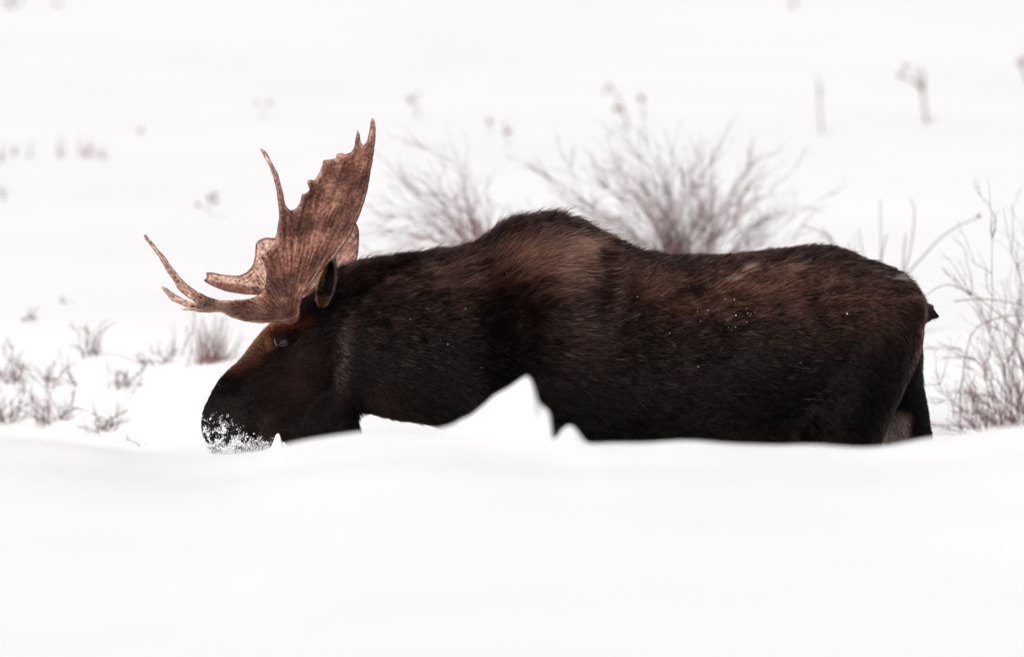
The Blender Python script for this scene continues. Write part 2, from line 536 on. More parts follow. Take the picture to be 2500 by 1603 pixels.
def g2(px, py, cx, cy, rx, ry):
    return np.exp(-(((px - cx) / rx) ** 2 + ((py - cy) / ry) ** 2))
disp = np.zeros(nv)
side = np.abs(nrm[:, 1]) > 0.35
disp -= 0.022 * g2(vx, vy, 690, 833, 30, 19) * side            # eye socket
disp -= 0.016 * g2(vx, vy, 657, 830, 9, 28) * side
disp -= 0.010 * g2(vx, vy, 660, 880, 22, 40) * side            # hollow before the eye
disp -= 0.014 * g2(vx, vy, 557, 1062, 10, 24) * side           # nostril
disp -= 0.008 * g2(vx, vy, 640, 1078, 40, 9) * side            # mouth
disp += 0.030 * g2(vx, vy, 1345, 720, 85, 120) * side          # shoulder blade
disp += 0.025 * g2(vx, vy, 2110, 770, 100, 90) * side          # haunch
disp += 0.018 * g2(vx, vy, 696, 797, 38, 10) * side            # brow ridge
disp -= 0.020 * g2(vx, vy, 1170, 840, 70, 110) * side          # hollow before the shoulder
disp += 0.022 * g2(vx, vy, 830, 860, 22, 75) * side            # fold of neck behind the jaw
disp -= 0.018 * g2(vx, vy, 795, 980, 30, 30) * side
disp -= 0.022 * g2(vx, vy, 1500, 720, 50, 120) * side          # behind the shoulder blade
disp -= 0.028 * g2(vx, vy, 1930, 1010, 70, 80) * side          # flank hollow
disp += vnoise(co * 7, 2) * 0.006 * sstep(820, 900, vx)
disp += vnoise(co * 16, 4) * 0.0025
co = co + nrm * disp[:, None]
bme.vertices.foreach_set('co', (co - ML).ravel())
bme.update()
bme.name = 'body'
bme.polygons.foreach_set('use_smooth', np.ones(len(bme.polygons), bool))
bme.materials.clear(); bme.materials.append(M_SKIN)
body = bpy.data.objects.new('body', bme)
COL.objects.link(body); body.parent = moose

# --- surface sampling
bme.calc_loop_triangles()
nt_ = len(bme.loop_triangles)
tri = np.empty(nt_ * 3, np.int32); bme.loop_triangles.foreach_get('vertices', tri); tri = tri.reshape(-1, 3)
bme.vertices.foreach_get('normal', (nb := np.empty(nv * 3))); nrm = nb.reshape(-1, 3)
ta, tb, tc_ = co[tri[:, 0]], co[tri[:, 1]], co[tri[:, 2]]
area = 0.5 * np.linalg.norm(np.cross(tb - ta, tc_ - ta), axis=1)
tcen = (ta + tb + tc_) / 3
tpx, tpy = topx(tcen)

def sample(weights, n):
    w = area * weights
    pk = rng.choice(len(w), n, p=w / w.sum())
    u = np.sqrt(rng.random(n)); v = rng.random(n)
    b0, b1, b2 = 1 - u, u * (1 - v), u * v
    t = tri[pk]
    p = co[t[:, 0]] * b0[:, None] + co[t[:, 1]] * b1[:, None] + co[t[:, 2]] * b2[:, None]
    nn = nrm[t[:, 0]] * b0[:, None] + nrm[t[:, 1]] * b1[:, None] + nrm[t[:, 2]] * b2[:, None]
    nn /= np.linalg.norm(nn, axis=1)[:, None]
    return p, nn

def headness(px, py):
    # jaw line runs from the ear to the chin
    lim = np.interp(py, [640, 720, 800, 900, 950, 1010, 1060, 1110], [800, 800, 800, 812, 805, 745, 690, 670])
    return 1 - sstep(-34, 34, px - lim + 40 * vnoise(np.stack([px / 30, py / 30, 0 * px], -1), 77) * .5)

def fur_fields(p):
    px, py = topx(p)
    hd = headness(px, py)
    ln = np.interp(px, [800, 880, 1000, 1120, 1250, 1350, 1450, 1550, 1700, 1950, 2100, 2270], [.035, .05, .055, .062, .075, .08, .066, .05, .045, .05, .05, .045])
    top = np.interp(px, ts[:, 0], ts[:, 1])
    bot = np.interp(px, ts[:, 0], ts[:, 2])
    v = np.clip((py - top) / (bot - top), 0, 1.4)
    ln = ln * np.interp(v, [0, .25, .5, .8, 1.1], [1, .95, .7, .62, .75])
    tail = sstep(2246, 2262, px) * sstep(735, 755, py) * sstep(850, 820, py)
    ln = ln * (1 - .72 * tail)
    ln = np.where(py > 1100, np.minimum(ln, .03), ln)
    muz = sstep(640, 560, px) * sstep(930, 1010, py)
    lh = .016 + .012 * g2(px, py, 690, 790, 60, 40) + 0.0 * px
    lh = lh * (1 - .55 * muz) * (1 - .8 * g2(px, py, 688, 834, 28, 18))
    bell = (1 - hd) * g2(px, py, 830, 1000, 70, 90)
    ln = ln * (1 + .35 * bell)
    ln = ln * (1 - hd) + lh * hd
    # flow direction in the x-z plane
    fz = np.interp(v, [0, .12, .3, .55, .8, 1.0, 1.3], [.42, .35, .10, -.15, -.42, -.65, -1.2])
    fx = np.ones_like(px)
    rump = sstep(2020, 2250, px)
    fz = fz - rump * (.55 + .9 * v)
    hump_r = g2(px, py, 1450, 590, 90, 80)
    fz = fz - .45 * hump_r
    thr = g2(px, py, 830, 1000, 120, 80)
    fz = fz - 1.2 * thr
    dx = fx * (1 - hd) + hd * .75
    dz = fz * (1 - hd) + hd * .45
    d = np.stack([dx, 0 * px, dz], -1)
    wig = np.stack([vnoise(p * 9, 21), vnoise(p * 9, 22), vnoise(p * 9, 23)], -1)
    wig2 = np.stack([vnoise(p * 26, 24), vnoise(p * 26, 25), vnoise(p * 26, 26)], -1)
    d = d + (.30 * wig + .28 * wig2) * (1 - .5 * hd)[:, None]
    d /= np.linalg.norm(d, axis=1)[:, None]
    lift = np.interp(v, [0, .2, .6, 1.0], [.55, .42, .27, .32]) * (1 - hd) + .38 * hd
    return px, py, hd, muz, v, ln, d, lift

def fur_color(p, px, py, hd, muz, v):
    n = len(px)
    dark = np.array([.0036, .0021, .0020])
    brown = np.array([.105, .044, .030])
    red = np.array([.070, .024, .014])
    rust = np.array([.44, .098, .036])
    pale = np.array([.24, .165, .14])
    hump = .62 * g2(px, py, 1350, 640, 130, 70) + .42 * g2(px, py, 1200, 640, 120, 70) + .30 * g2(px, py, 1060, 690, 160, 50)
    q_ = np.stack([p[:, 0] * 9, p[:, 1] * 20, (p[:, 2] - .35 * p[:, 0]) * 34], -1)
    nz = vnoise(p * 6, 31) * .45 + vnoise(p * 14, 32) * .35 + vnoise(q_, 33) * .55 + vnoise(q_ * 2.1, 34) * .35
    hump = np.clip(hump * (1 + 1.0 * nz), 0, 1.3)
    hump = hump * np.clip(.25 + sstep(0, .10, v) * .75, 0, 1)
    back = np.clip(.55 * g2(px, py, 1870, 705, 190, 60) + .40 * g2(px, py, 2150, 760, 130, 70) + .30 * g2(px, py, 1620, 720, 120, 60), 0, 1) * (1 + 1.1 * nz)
    mid = .055 * sstep(.8, .35, v) * (1 + 1.3 * nz) + .16 * g2(px, py, 1390, 830, 80, 60) + .22 * g2(px, py, 930, 960, 70, 45) * (1 + nz) + .28 * g2(px, py, 1257, 790, 9, 60)  # last term paints the lit leading edge of the shoulder
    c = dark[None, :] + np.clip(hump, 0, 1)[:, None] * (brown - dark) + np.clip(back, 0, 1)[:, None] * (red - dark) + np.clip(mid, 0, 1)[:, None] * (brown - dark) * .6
    # head
    ridge = np.interp(py, [780, 820, 860, 900, 940], [658, 626, 596, 556, 524])
    rs = sstep(84, 14, px - ridge) * sstep(930, 850, py) * sstep(755, 790, py)
    rs = np.clip(rs + .8 * g2(px, py, 700, 785, 40, 17), 0, 1) * np.clip(1 + .5 * nz, 0, 1.2)
    ck = .32 * g2(px, py, 690, 915, 75, 65) * (1 + nz) + .22 * g2(px, py, 745, 830, 40, 60) * (1 + nz) + .30 * g2(px, py, 648, 1035, 22, 28)
    hc = dark[None, :] + rs[:, None] * (rust - dark) + np.clip(ck, 0, 1)[:, None] * (brown - dark)
    soc = np.clip(1.4 * g2(px, py, 690, 836, 36, 22), 0, 1)[:, None]  # shade under the brow, painted into the socket hair colour
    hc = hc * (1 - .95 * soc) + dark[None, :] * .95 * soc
    c = c * (1 - hd)[:, None] + hc * hd[:, None]
    strip = (g2(px, py, 826, 865, 17, 70) * .85)[:, None]  # highlight along the neck fold, painted into the hair colour
    c = c * (1 - strip) + np.array([.13, .08, .07])[None, :] * strip
    # pale hair on the inside of the far thigh
    inn = (sstep(2228, 2200, px) * sstep(985, 1025, py) * (p[:, 1] > 0.02) * (px > 2060))[:, None]
    tl_ = (sstep(2246, 2262, px) * (py > 740))[:, None]
    c = c * (1 - tl_) + dark[None, :] * tl_
    j = rng.lognormal(0, .55, n)[:, None]
    g = (rng.random(n) < .03)[:, None] * (.3 + .7 * sstep(1.0, .3, v))[:, None] * (1 - hd)[:, None]
    guard = (rng.random(n) < .16)[:, None]
    c = np.where((hd < .5)[:, None], np.where(guard, c * 2.4, c * .55), c)
    c = c * j * (1 - .6 * g) + pale[None, :] * g * .40
    c = c * (1 - inn) + np.array([.55, .32, .25])[None, :] * inn * np.sqrt(j)
    return np.clip(c, .0012, .8)

KP = 6
def grow_hair(p, nn, clump=.50, lscale=1.0, guides=7, over=None):
    px, py, hd, muz, v, ln, d, lift = fur_fields(p)
    n = len(p)
    t = d - nn * np.sum(d * nn, 1)[:, None]
    t /= np.linalg.norm(t, axis=1)[:, None] + 1e-6
    ln = ln * rng.uniform(.65, 1.2, n) * lscale
    lf = lift * rng.uniform(.6, 1.5, n)
    jit = rng.normal(0, .13, (n, 3))
    pts = np.zeros((n, KP, 3))
    pts[:, 0] = p - nn * .002
    cur = pts[:, 0].copy()
    st = (ln / (KP - 1))[:, None]
    for k in range(1, KP):
        s = k / (KP - 1)
        a = (lf * (1.25 - .75 * s))[:, None]
        dd = np.cos(a) * t + np.sin(a) * nn + jit * (.4 + s)
        dd[:, 2] -= .10 * s
        dd /= np.linalg.norm(dd, axis=1)[:, None]
        cur = cur + dd * st
        pts[:, k] = cur
    # clumping towards guide hairs
    m = max(1, n // guides)
    kd = kdtree.KDTree(m)
    for i in range(m):
        kd.insert(p[i], i)
    kd.balance()
    gi = np.array([kd.find(q)[1] for q in p])
    off = pts[gi] - pts
    s = np.linspace(0, 1, KP)[None, :, None] ** 1.4
    pts = pts + off * s * (clump * rng.uniform(.5, 1.0, n))[:, None, None] * (1 - .5 * hd)[:, None, None]
    if n > 5000:
        m = n // 45
        kd = kdtree.KDTree(m)
        for i in range(m):
            kd.insert(p[i], i)
        kd.balance()
        gi = np.array([kd.find(q)[1] for q in p])
        off = pts[gi] - pts
        pts = pts + off * s ** 1.3 * (.34 * rng.uniform(.3, 1.0, n))[:, None, None] * (1 - hd)[:, None, None]
    return pts, fur_color(p, px, py, hd, muz, v), hd

def hair_obj(name, pts, colr, rad, parent, loc):
    n = len(pts)
    cu = bpy.data.hair_curves.new(name)
    cu.add_curves([KP] * n)
    pos = (pts - loc).reshape(-1).astype(np.float32)
    cu.attributes['position'].data.foreach_set('vector', pos)
    ra = cu.attributes.get('radius') or cu.attributes.new('radius', 'FLOAT', 'POINT')
    prof = np.array([1, 1, .95, .8, .55, .15])
    ra.data.foreach_set('value', (rad[:, None] * prof[None, :]).reshape(-1).astype(np.float32))
    ct = cu.attributes.new('tint', 'FLOAT_COLOR', 'CURVE')
    ct.data.foreach_set('color', np.concatenate([colr, np.ones((n, 1))], 1).reshape(-1).astype(np.float32))
    cu.materials.append(M_FUR)
    o = bpy.data.objects.new(name, cu)
    COL.objects.link(o)
    o.parent = parent
    return o

thd = headness(tpx, tpy)
facing = np.where(tcen[:, 1] < 0.06, 1.0, .45)
below = np.where(tcen[:, 2] < .85, .18, 1.0)
muzt = sstep(640, 560, tpx) * sstep(930, 1010, tpy)
inn_t = (tpx > 2110) * (tpx < 2290) * (tpy > 940) * (tpy < 1120) * (tcen[:, 1] > .02)
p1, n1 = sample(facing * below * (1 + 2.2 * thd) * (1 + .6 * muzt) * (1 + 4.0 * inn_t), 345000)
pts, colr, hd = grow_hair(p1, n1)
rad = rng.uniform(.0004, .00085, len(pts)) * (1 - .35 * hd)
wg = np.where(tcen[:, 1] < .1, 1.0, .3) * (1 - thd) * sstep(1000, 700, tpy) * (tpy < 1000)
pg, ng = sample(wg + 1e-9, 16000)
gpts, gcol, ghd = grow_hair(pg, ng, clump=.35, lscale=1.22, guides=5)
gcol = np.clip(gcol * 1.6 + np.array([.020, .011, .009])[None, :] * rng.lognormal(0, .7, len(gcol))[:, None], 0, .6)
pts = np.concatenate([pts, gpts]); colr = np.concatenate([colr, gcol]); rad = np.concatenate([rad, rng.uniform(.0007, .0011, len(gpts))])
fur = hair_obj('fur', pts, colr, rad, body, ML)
fur['kind'] = 'stuff'

# longer pale wisps on the back and rump
wis = []
for (cx, cy, rx, ry, nw, colw, L) in [(1808, 670, 12, 4, 34, (.46, .21, .14), 1.7), (1915, 662, 34, 12, 42, (.34, .12, .06), 1.9), (2182, 684, 24, 8, 22, (.50, .27, .20), 1.8), (1780, 692, 26, 5, 30, (.30, .16, .11), 1.4),
                                  (1415, 600, 60, 26, 420, (.27, .13, .09), 1.1), (1310, 640, 120, 55, 800, (.20, .095, .066), 1.05)]:
    w = g2(tpx, tpy, cx, cy, rx * .75, ry * .75) ** 1.0 * (tcen[:, 1] < 0) * (((tpx - cx) / rx) ** 2 + ((tpy - cy) / ry) ** 2 < 4)
    if w.sum() == 0:
        continue
    p_, n_ = sample(w.astype(float), nw)
    a, c_, h_ = grow_hair(p_ + n_ * .012, n_, clump=.3, lscale=L, guides=4)
    wis.append((a, np.array(colw)[None, :] * rng.lognormal(0, .35, nw)[:, None]))
pts = np.concatenate([w[0] for w in wis]); colr = np.concatenate([w[1] for w in wis])
wo_ = hair_obj('pale_hair', pts, np.clip(colr, 0, .7), rng.uniform(.0006, .001, len(pts)), body, ML)
wo_['kind'] = 'stuff'

# --- hooves
for (s, yc) in LEGS:
    py, xl, xr_, hw, yo = s[-1]
    y = yc + yo
    for tsgn in (-1, 1):
        hb = MB()
        a = P(xl, 0, y)[0]; b = P(xr_, 0, y)[0]
        zt = P(xl, py, y)[2]
        rg = []
        for f, dx in ((0.0, .035), (.35, .028), (.7, .012), (1.0, 0.0)):
            z = zt * f + .001
            x0, x1 = a - dx, b - .01
            ring = []
            for q in range(12):
                t = q / 12 * 2 * math.pi
                ring.append(((x0 + x1) / 2 + (x1 - x0) / 2 * math.cos(t), y + tsgn * .022 + .021 * math.sin(t), z))
            rg.append(ring)
        hb.rings(rg)
        mesh_obj('hoof', hb.verts(), hb.f, M_HOOF, moose, True, ML)

# --- near-surface lookup on the body
from mathutils.bvhtree import BVHTree
bvh = BVHTree.FromPolygons([tuple(c) for c in co], [tuple(t) for t in tri])
def surf(px, py, fromback=False):
    d = Vector(ray(px, py)).normalized()
    if not fromback:
        h = bvh.ray_cast(Vector(CAM), d)
    else:
        far = Vector(CAM) + d * 60
        h = bvh.ray_cast(far, -d)
    return np.array(h[0]) if h[0] is not None else P(px, py)

# --- eyes
def ring_tube(mb, c, rx, rz, r, ax, az, a0=0, a1=2 * math.pi, n=28, sag=0.0):
    th = np.linspace(a0, a1, n)
    pts = c[None, :] + np.cos(th)[:, None] * rx * ax[None, :] + np.sin(th)[:, None] * rz * az[None, :]
    pts[:, 1] += sag * (np.cos(th) ** 2)
    mb.tube(pts, r * (0.55 + 0.45 * np.abs(np.sin(th))), 8)
for sgn in (-1, 1):
    s = surf(693, 833)
    c = np.array([s[0], sgn * (-s[1] - .006), s[2]])
    if sgn < 0:
        c[1] = s[1] + .000
    eb = MB(); eb.ellipsoid((0, 0, 0), (.025, .017, .021), 24, 16)
    eye = mesh_obj('eye', eb.verts(), eb.f, M_EYE, moose, True)
    eye.location = c - ML
    ax = np.array([.94, 0, .30]); az = np.array([-.30, 0, .94])
    for a0, a1, nm in ((0, math.pi, 'upper_eyelid'), (math.pi, 2 * math.pi, 'lower_eyelid')):
        lb = MB()
        ring_tube(lb, np.array([0, sgn * .0150, -.001]), .025, .0135 if nm[0] == 'u' else .0150, (.0055 if nm[0] == 'u' else .0026), ax, az, a0, a1, 24, -sgn * .006)
        mesh_obj(nm, lb.verts(), lb.f, M_SKIN if nm[0] == 'u' else M_LID, eye, True)
    tb_ = MB()
    tb_.tube(np.array([[-.036, sgn * .006, .010], [-.034, sgn * .008, -.002], [-.030, sgn * .009, -.013], [-.022, sgn * .010, -.021]]), [.002, .004, .004, .002], 8)
    mesh_obj('tear_duct', tb_.verts(), tb_.f, M_LID, eye, True)

# --- nostrils
for sgn in (-1, 1):
    s = surf(556, 1066)
    nbm = MB()
    th = np.arange(16) / 16 * 2 * math.pi
    rg = []
    for t, r in ((-1, .002), (-.7, .007), (0, .0105), (.6, .009), (1, .002)):
        cx = s[0] + .006 * t; cz = s[2] + .026 * t
        rg.append(np.stack([cx + r * np.cos(th), sgn * (-s[1] - .001) + r * .8 * np.sin(th), np.full(16, cz)], -1))
    nbm.rings(rg)
    mesh_obj('nostril', nbm.verts(), nbm.f, M_NOSTRIL, moose, True, ML)

# --- ears: cupped leaf
def make_ear(sgn):
    base = P(786, 750, 0); tip = P(811, 634, 0)
    y0, y1 = sgn * .105, sgn * .215
    eb = MB()
    nseg, k = 18, 22
    rg = []
    for i in range(nseg + 1):
        t = i / nseg
        cx = base[0] + (tip[0] - base[0]) * (t ** 1.15)
        cz = base[2] + (tip[2] - base[2]) * t
        cy = y0 + (y1 - y0) * math.sin(t * math.pi * .5)
        w = .027 * (math.sin(math.pi * min(1, t * .95 + .05)) ** .75) + .002
        ring = []
        for j in range(k):
            a = j / k * 2 * math.pi
            u, vv = math.cos(a), math.sin(a)
            cup = .018 * (u * u) * (-1)            # edges curl outwards to the viewer
            thick = .006 * vv
            ring.append((cx + w * u, cy + sgn * (-cup * 1.1 - .006) + sgn * thick * -1, cz + .25 * w * u * -.4))
        rg.append(ring)
    eb.rings(rg)
    o = mesh_obj('ear', eb.verts(), eb.f, M_SKIN, moose, True, ML)
    # ear hair
    V = np.asarray(rg)
    nh = 4200
    ii = rng.integers(0, nseg, nh); jj = rng.random(nh) * k
    j0 = np.floor(jj).astype(int) % k; j1 = (j0 + 1) % k; f = jj - np.floor(jj); g = rng.random(nh)
    A = V[ii, j0] * (1 - f)[:, None] + V[ii, j1] * f[:, None]
    B = V[ii + 1, j0] * (1 - f)[:, None] + V[ii + 1, j1] * f[:, None]
    p = A * (1 - g)[:, None] + B * g[:, None]
    cen = V.mean(1)
    nn = p - (cen[ii] * (1 - g)[:, None] + cen[ii + 1] * g[:, None])
    nn[:, 1] += np.where(np.sin(jj / k * 2 * math.pi) > 0, sgn * -.012, sgn * .012)
    nn /= np.linalg.norm(nn, axis=1)[:, None] + 1e-9
    up = np.array([tip[0] - base[0], y1 - y0, tip[2] - base[2]]); up /= np.linalg.norm(up)
    d = up[None, :] * .9 + nn * .6 + rng.normal(0, .25, (nh, 3))
    d /= np.linalg.norm(d, axis=1)[:, None]
    L = rng.uniform(.010, .022, nh)
    s = np.linspace(0, 1, KP)
    hp = p[:, None, :] + d[:, None, :] * (L[:, None] * s[None, :])[:, :, None]
    edge = np.abs(np.cos(jj / k * 2 * math.pi))
    tt = (ii + g) / nseg; uu = np.cos(jj / k * 2 * math.pi)
    inner = np.clip(sstep(.34, .14, tt) + sstep(-.1, -.45, uu) * sstep(.30, .42, tt) * sstep(.95, .7, tt), 0, 1)
    cc = np.array([.040, .020, .015])[None, :] + inner[:, None] * np.array([.40, .20, .10])[None, :] + (uu > .86)[:, None] * np.array([.15, .105, .095])[None, :]
    ho = hair_obj('ear_hair', hp, cc * rng.lognormal(0, .3, nh)[:, None], np.full(nh, .0006), o, ML)
    ho['kind'] = 'stuff'
    return o
make_ear(-1)
make_ear(1)

# --- antlers
def catmull(pts, n=5):
    pts = np.asarray(pts, float)
    m = len(pts)
    out = []
    for i in range(m):
        p0, p1, p2, p3 = pts[i - 1], pts[i], pts[(i + 1) % m], pts[(i + 2) % m]
        for k in range(n):
            t = k / n
            q = .5 * ((2 * p1) + (-p0 + p2) * t + (2 * p0 - 5 * p1 + 4 * p2 - p3) * t * t + (-p0 + 3 * p1 - 3 * p2 + p3) * t ** 3)
            lin = p1 * (1 - t) + p2 * t
            out.append(.6 * q + .4 * lin)
    return np.array(out)

def crop1(l):
    a = np.array(l, float)
    return np.stack([330 + .35714 * a[:, 0], 270 + .35714 * a[:, 1]], 1)

def cropn(l, x0, y0, k):
    a = np.array(l, float)
    return np.stack([x0 + k * a[:, 0], y0 + k * a[:, 1]], 1)
near_outline = np.concatenate([
    cropn([(70, 90), (100, 86), (160, 148), (230, 228), (300, 318), (370, 388), (430, 468), (500, 578), (590, 688), (700, 806), (800, 896), (920, 976), (1050, 1038), (1180, 1088), (1300, 1108), (1450, 1110), (1600, 1100), (1750, 1075), (1850, 1035), (1920, 980), (1960, 900)], 340, 560, .15587),
    crop1([(893, 1160), (893, 1110), (885, 1070), (878, 1035), (862, 1010), (866, 990), (895, 970), (925, 945), (945, 915), (958, 880)]),
    cropn([(315, 1430), (340, 1340), (355, 1230), (375, 1120), (375, 1030), (360, 910), (350, 790), (320, 640), (280, 480), (230, 350), (180, 250), (130, 160), (95, 88), (115, 72), (170, 120), (230, 210), (300, 340), (360, 460), (400, 600), (440, 750), (465, 880), (490, 960), (560, 1005), (630, 980), (680, 910), (705, 830), (720, 770), (770, 760), (830, 700), (820, 650), (800, 610), (810, 560), (850, 543), (910, 550), (960, 480)], 620, 350, .16227),
    crop1([(1280, 370), (1288, 340), (1330, 335), (1365, 328), (1380, 297), (1415, 290), (1440, 297), (1480, 280), (1502, 240), (1508, 180), (1520, 134), (1537, 165), (1543, 215), (1560, 240), (1582, 215), (1597, 160), (1608, 90), (1619, 48), (1637, 70), (1645, 130), (1642, 200), (1630, 300), (1614, 390), (1606, 450), (1590, 540), (1570, 620), (1545, 690), (1510, 770),
        (1480, 840), (1440, 900), (1400, 950), (1370, 1000), (1320, 1040), (1280, 1090), (1230, 1150), (1190, 1200), (1145, 1260), (1130, 1330), (1125, 1390), (1100, 1420), (1000, 1440)]),
    cropn([(1990, 1465), (1850, 1465), (1700, 1445), (1550, 1410), (1400, 1360), (1290, 1300), (1200, 1295), (1100, 1305), (960, 1300), (860, 1275), (750, 1270), (640, 1247), (738, 1212), (700, 1200), (580, 1150), (500, 1100), (440, 1040), (390, 970), (348, 905), (370, 893), (430, 918), (500, 968), (600, 1033), (700, 1088), (800, 1125), (872, 1140), (750, 1052), (640, 972), (590, 912), (540, 812), (470, 712), (400, 602), (350, 512), (290, 412), (210, 312), (150, 222), (90, 150)], 340, 560, .15587)])
far_outline = crop1([(470, 1163), (490, 1140), (485, 1108), (525, 1105), (600, 1120), (700, 1128), (760, 1105), (800, 1060), (818, 1000), (825, 910), (855, 880), (900, 867), (950, 870), (1010, 820), (1040, 760), (1070, 730), (1090, 750), (1130, 740), (1200, 680), (1240, 600), (1280, 690),
    (1360, 700), (1420, 640), (1450, 720), (1510, 770), (1530, 820), (1530, 920), (1520, 1000), (1505, 1035), (1390, 1090), (1260, 1200), (1180, 1300), (1120, 1400), (1000, 1420), (900, 1340), (850, 1265), (740, 1255), (620, 1235), (530, 1200)])
near_depth = [(725, 770, -.15), (690, 735, -.27), (680, 788, -.15), (620, 784, -.20), (560, 764, -.30), (640, 742, -.36), (560, 742, -.41), (480, 690, -.43), (355, 575, -.44), (420, 690, -.42), (398, 702, -.50), (480, 742, -.47), (650, 640, -.40), (700, 650, -.37), (760, 600, -.37), (735, 700, -.29), (800, 650, -.30), (680, 500, -.47), (637, 365, -.52),
              (790, 480, -.44), (900, 300, -.58), (830, 380, -.53), (870, 520, -.40), (740, 440, -.50)]
far_depth = [(725, 770, .13), (690, 745, .18), (640, 715, .27), (500, 680, .36), (630, 600, .36), (700, 600, .32), (760, 600, .34), (870, 580, .40), (860, 640, .34), (800, 680, .26), (720, 500, .42), (820, 520, .46), (840, 500, .47)]

def antler(name, outline, depth, seed, label, sgn):
    poly = catmull(outline, 5)
    if sgn < 0:      # small chips and ripples along the worn edge
        poly = poly + np.stack([vnoise(np.stack([poly[:, 0] * .12, poly[:, 1] * .12, 0 * poly[:, 0]], -1), seed), vnoise(np.stack([poly[:, 0] * .12, poly[:, 1] * .12, 0 * poly[:, 0]], -1), seed + 1)], -1) * .9
    g = 1.75
    x0, y0 = poly.min(0) - 2 * g; x1, y1 = poly.max(0) + 2 * g
    gx = np.arange(x0, x1, g); gy = np.arange(y0, y1, g)
    GX, GY = np.meshgrid(gx, gy)
    q = np.stack([GX.ravel(), GY.ravel()], -1)
    a = poly; b = np.roll(poly, -1, 0)
    ins = np.zeros(len(q), bool)
    best = np.full(len(q), 1e9); bp = np.zeros_like(q)
    for i in range(len(a)):
        (ax_, ay_), (bx_, by_) = a[i], b[i]
        cond = (ay_ > q[:, 1]) != (by_ > q[:, 1])
        if ay_ != by_:
            xi = (bx_ - ax_) * (q[:, 1] - ay_) / (by_ - ay_) + ax_
            ins ^= cond & (q[:, 0] < xi)
        e = b[i] - a[i]; L2 = (e ** 2).sum() + 1e-12
        t = np.clip(((q - a[i]) @ e) / L2, 0, 1)
        pr = a[i] + t[:, None] * e
        dd = np.sqrt(((q - pr) ** 2).sum(1))
        up_ = dd < best
        best[up_] = dd[up_]; bp[up_] = pr[up_]
    H_, W_ = GX.shape
    insg = (ins | (best < .35 * g)).reshape(H_, W_)
    cell = insg[:-1, :-1] & insg[1:, :-1] & insg[:-1, 1:] & insg[1:, 1:]
    used = np.zeros((H_, W_), bool); full = np.ones((H_, W_), bool)
    cnt = np.zeros((H_, W_), int)
    for dy in (0, 1):
        for dx in (0, 1):
            cnt[dy:H_ - 1 + dy, dx:W_ - 1 + dx] += cell
    used = cnt > 0; bnd = used & (cnt < 4)
    uf = used.ravel(); bf = bnd.ravel()
    pos = q.copy(); pos[bf] = bp[bf]
    dist = best.copy(); dist[bf] = 0
    m2px = 625.0
    d = dist / m2px
    Rr = .021
    dc = np.minimum(d, Rr)
    th_ = np.sqrt(np.maximum(dc * (2 * Rr - dc), 0)) * .62        # rounded rim, plate about 2.5 cm
    inside = np.clip((d - .035) / .08, 0, 1)
    th_ = th_ * (1 - .30 * inside)
    dp = np.array(depth, float)
    wgt = 1.0 / (((pos[:, None, 0] - dp[None, :, 0]) ** 2 + (pos[:, None, 1] - dp[None, :, 1]) ** 2) + 420.0) ** 1.5
    yc = (wgt * dp[None, :, 2]).sum(1) / wgt.sum(1)
    # flow: lines run outwards from the burr
    bx0, by0 = 705.0, 775.0
    ang = np.arctan2(pos[:, 1] - by0, pos[:, 0] - bx0)
    rr = np.hypot(pos[:, 0] - bx0, pos[:, 1] - by0) / m2px
    rid = vnoise(np.stack([ang * 26, rr * 5, 0 * ang + seed], -1), seed) * .0045 + vnoise(np.stack([ang * 60, rr * 9, 0 * ang], -1), seed + 3) * .0014
    lump = vnoise(np.stack([pos[:, 0] / 38, pos[:, 1] / 38, 0 * ang], -1), seed + 9) * .014 + vnoise(np.stack([pos[:, 0] / 15, pos[:, 1] / 15, 0 * ang], -1), seed + 8) * .0025
    edge_w = np.clip(d / .012, 0, 1)
    rid = rid + np.where(d < .030, .0012 * np.sin(np.clip(d / .030, 0, 1) * math.pi * 4) * sstep(.004, .010, d), 0)
    front = P(pos[:, 0], pos[:, 1], yc + lump - (th_ + (rid) * edge_w))
    back = P(pos[:, 0], pos[:, 1], yc + lump + th_)
    idm = -np.ones(len(q), int); k = np.where(uf)[0]; idm[k] = np.arange(len(k))
    nfront = len(k)
    kb = np.where(uf & ~bf)[0]
    idb = idm.copy(); idb[kb] = nfront + np.arange(len(kb))
    V = np.concatenate([front[k], back[kb]], 0)
    cy, cx = np.where(cell)
    i00 = cy * W_ + cx; i10 = i00 + 1; i01 = i00 + W_; i11 = i01 + 1
    F = np.concatenate([np.stack([idm[i00], idm[i01], idm[i11], idm[i10]], 1), np.stack([idb[i00], idb[i10], idb[i11], idb[i01]], 1)], 0)
    ontine = np.clip((pos[:, 0] < 600) * sstep(.10, .16, rr) + (pos[:, 1] < 525) * (pos[:, 0] < 705) + (pos[:, 1] < 345), 0, 1) if sgn < 0 else sstep(645, 600, pos[:, 0])
    along = pos[:, 0] / m2px * 9 + pos[:, 1] / m2px * 9
    flow = np.where(ontine[:, None] > .5, np.stack([d / .0035, along, np.full_like(rr, seed * 1.3)], -1), np.stack([ang * 24, rr * 9.0, np.full_like(rr, seed * 3.7)], -1))
    tip = sstep(.30, .56, rr) * sstep(.024, .008, d) * sstep(690, 560, pos[:, 0] + 0 * rr)
    tine = sstep(.022, .013, d)
    polish_and_light = np.clip(.38 * sstep(.014, .006, d) + .75 * sstep(.14, .52, rr) * (pos[:, 0] < 660) * (pos[:, 1] > 540) + .7 * sstep(470, 370, pos[:, 1]) * (pos[:, 0] < 712) + .55 * sstep(360, 290, pos[:, 1]) + .6 * tip, 0, 1)  # polished tines, plus a rim term that paints the lit palm edge
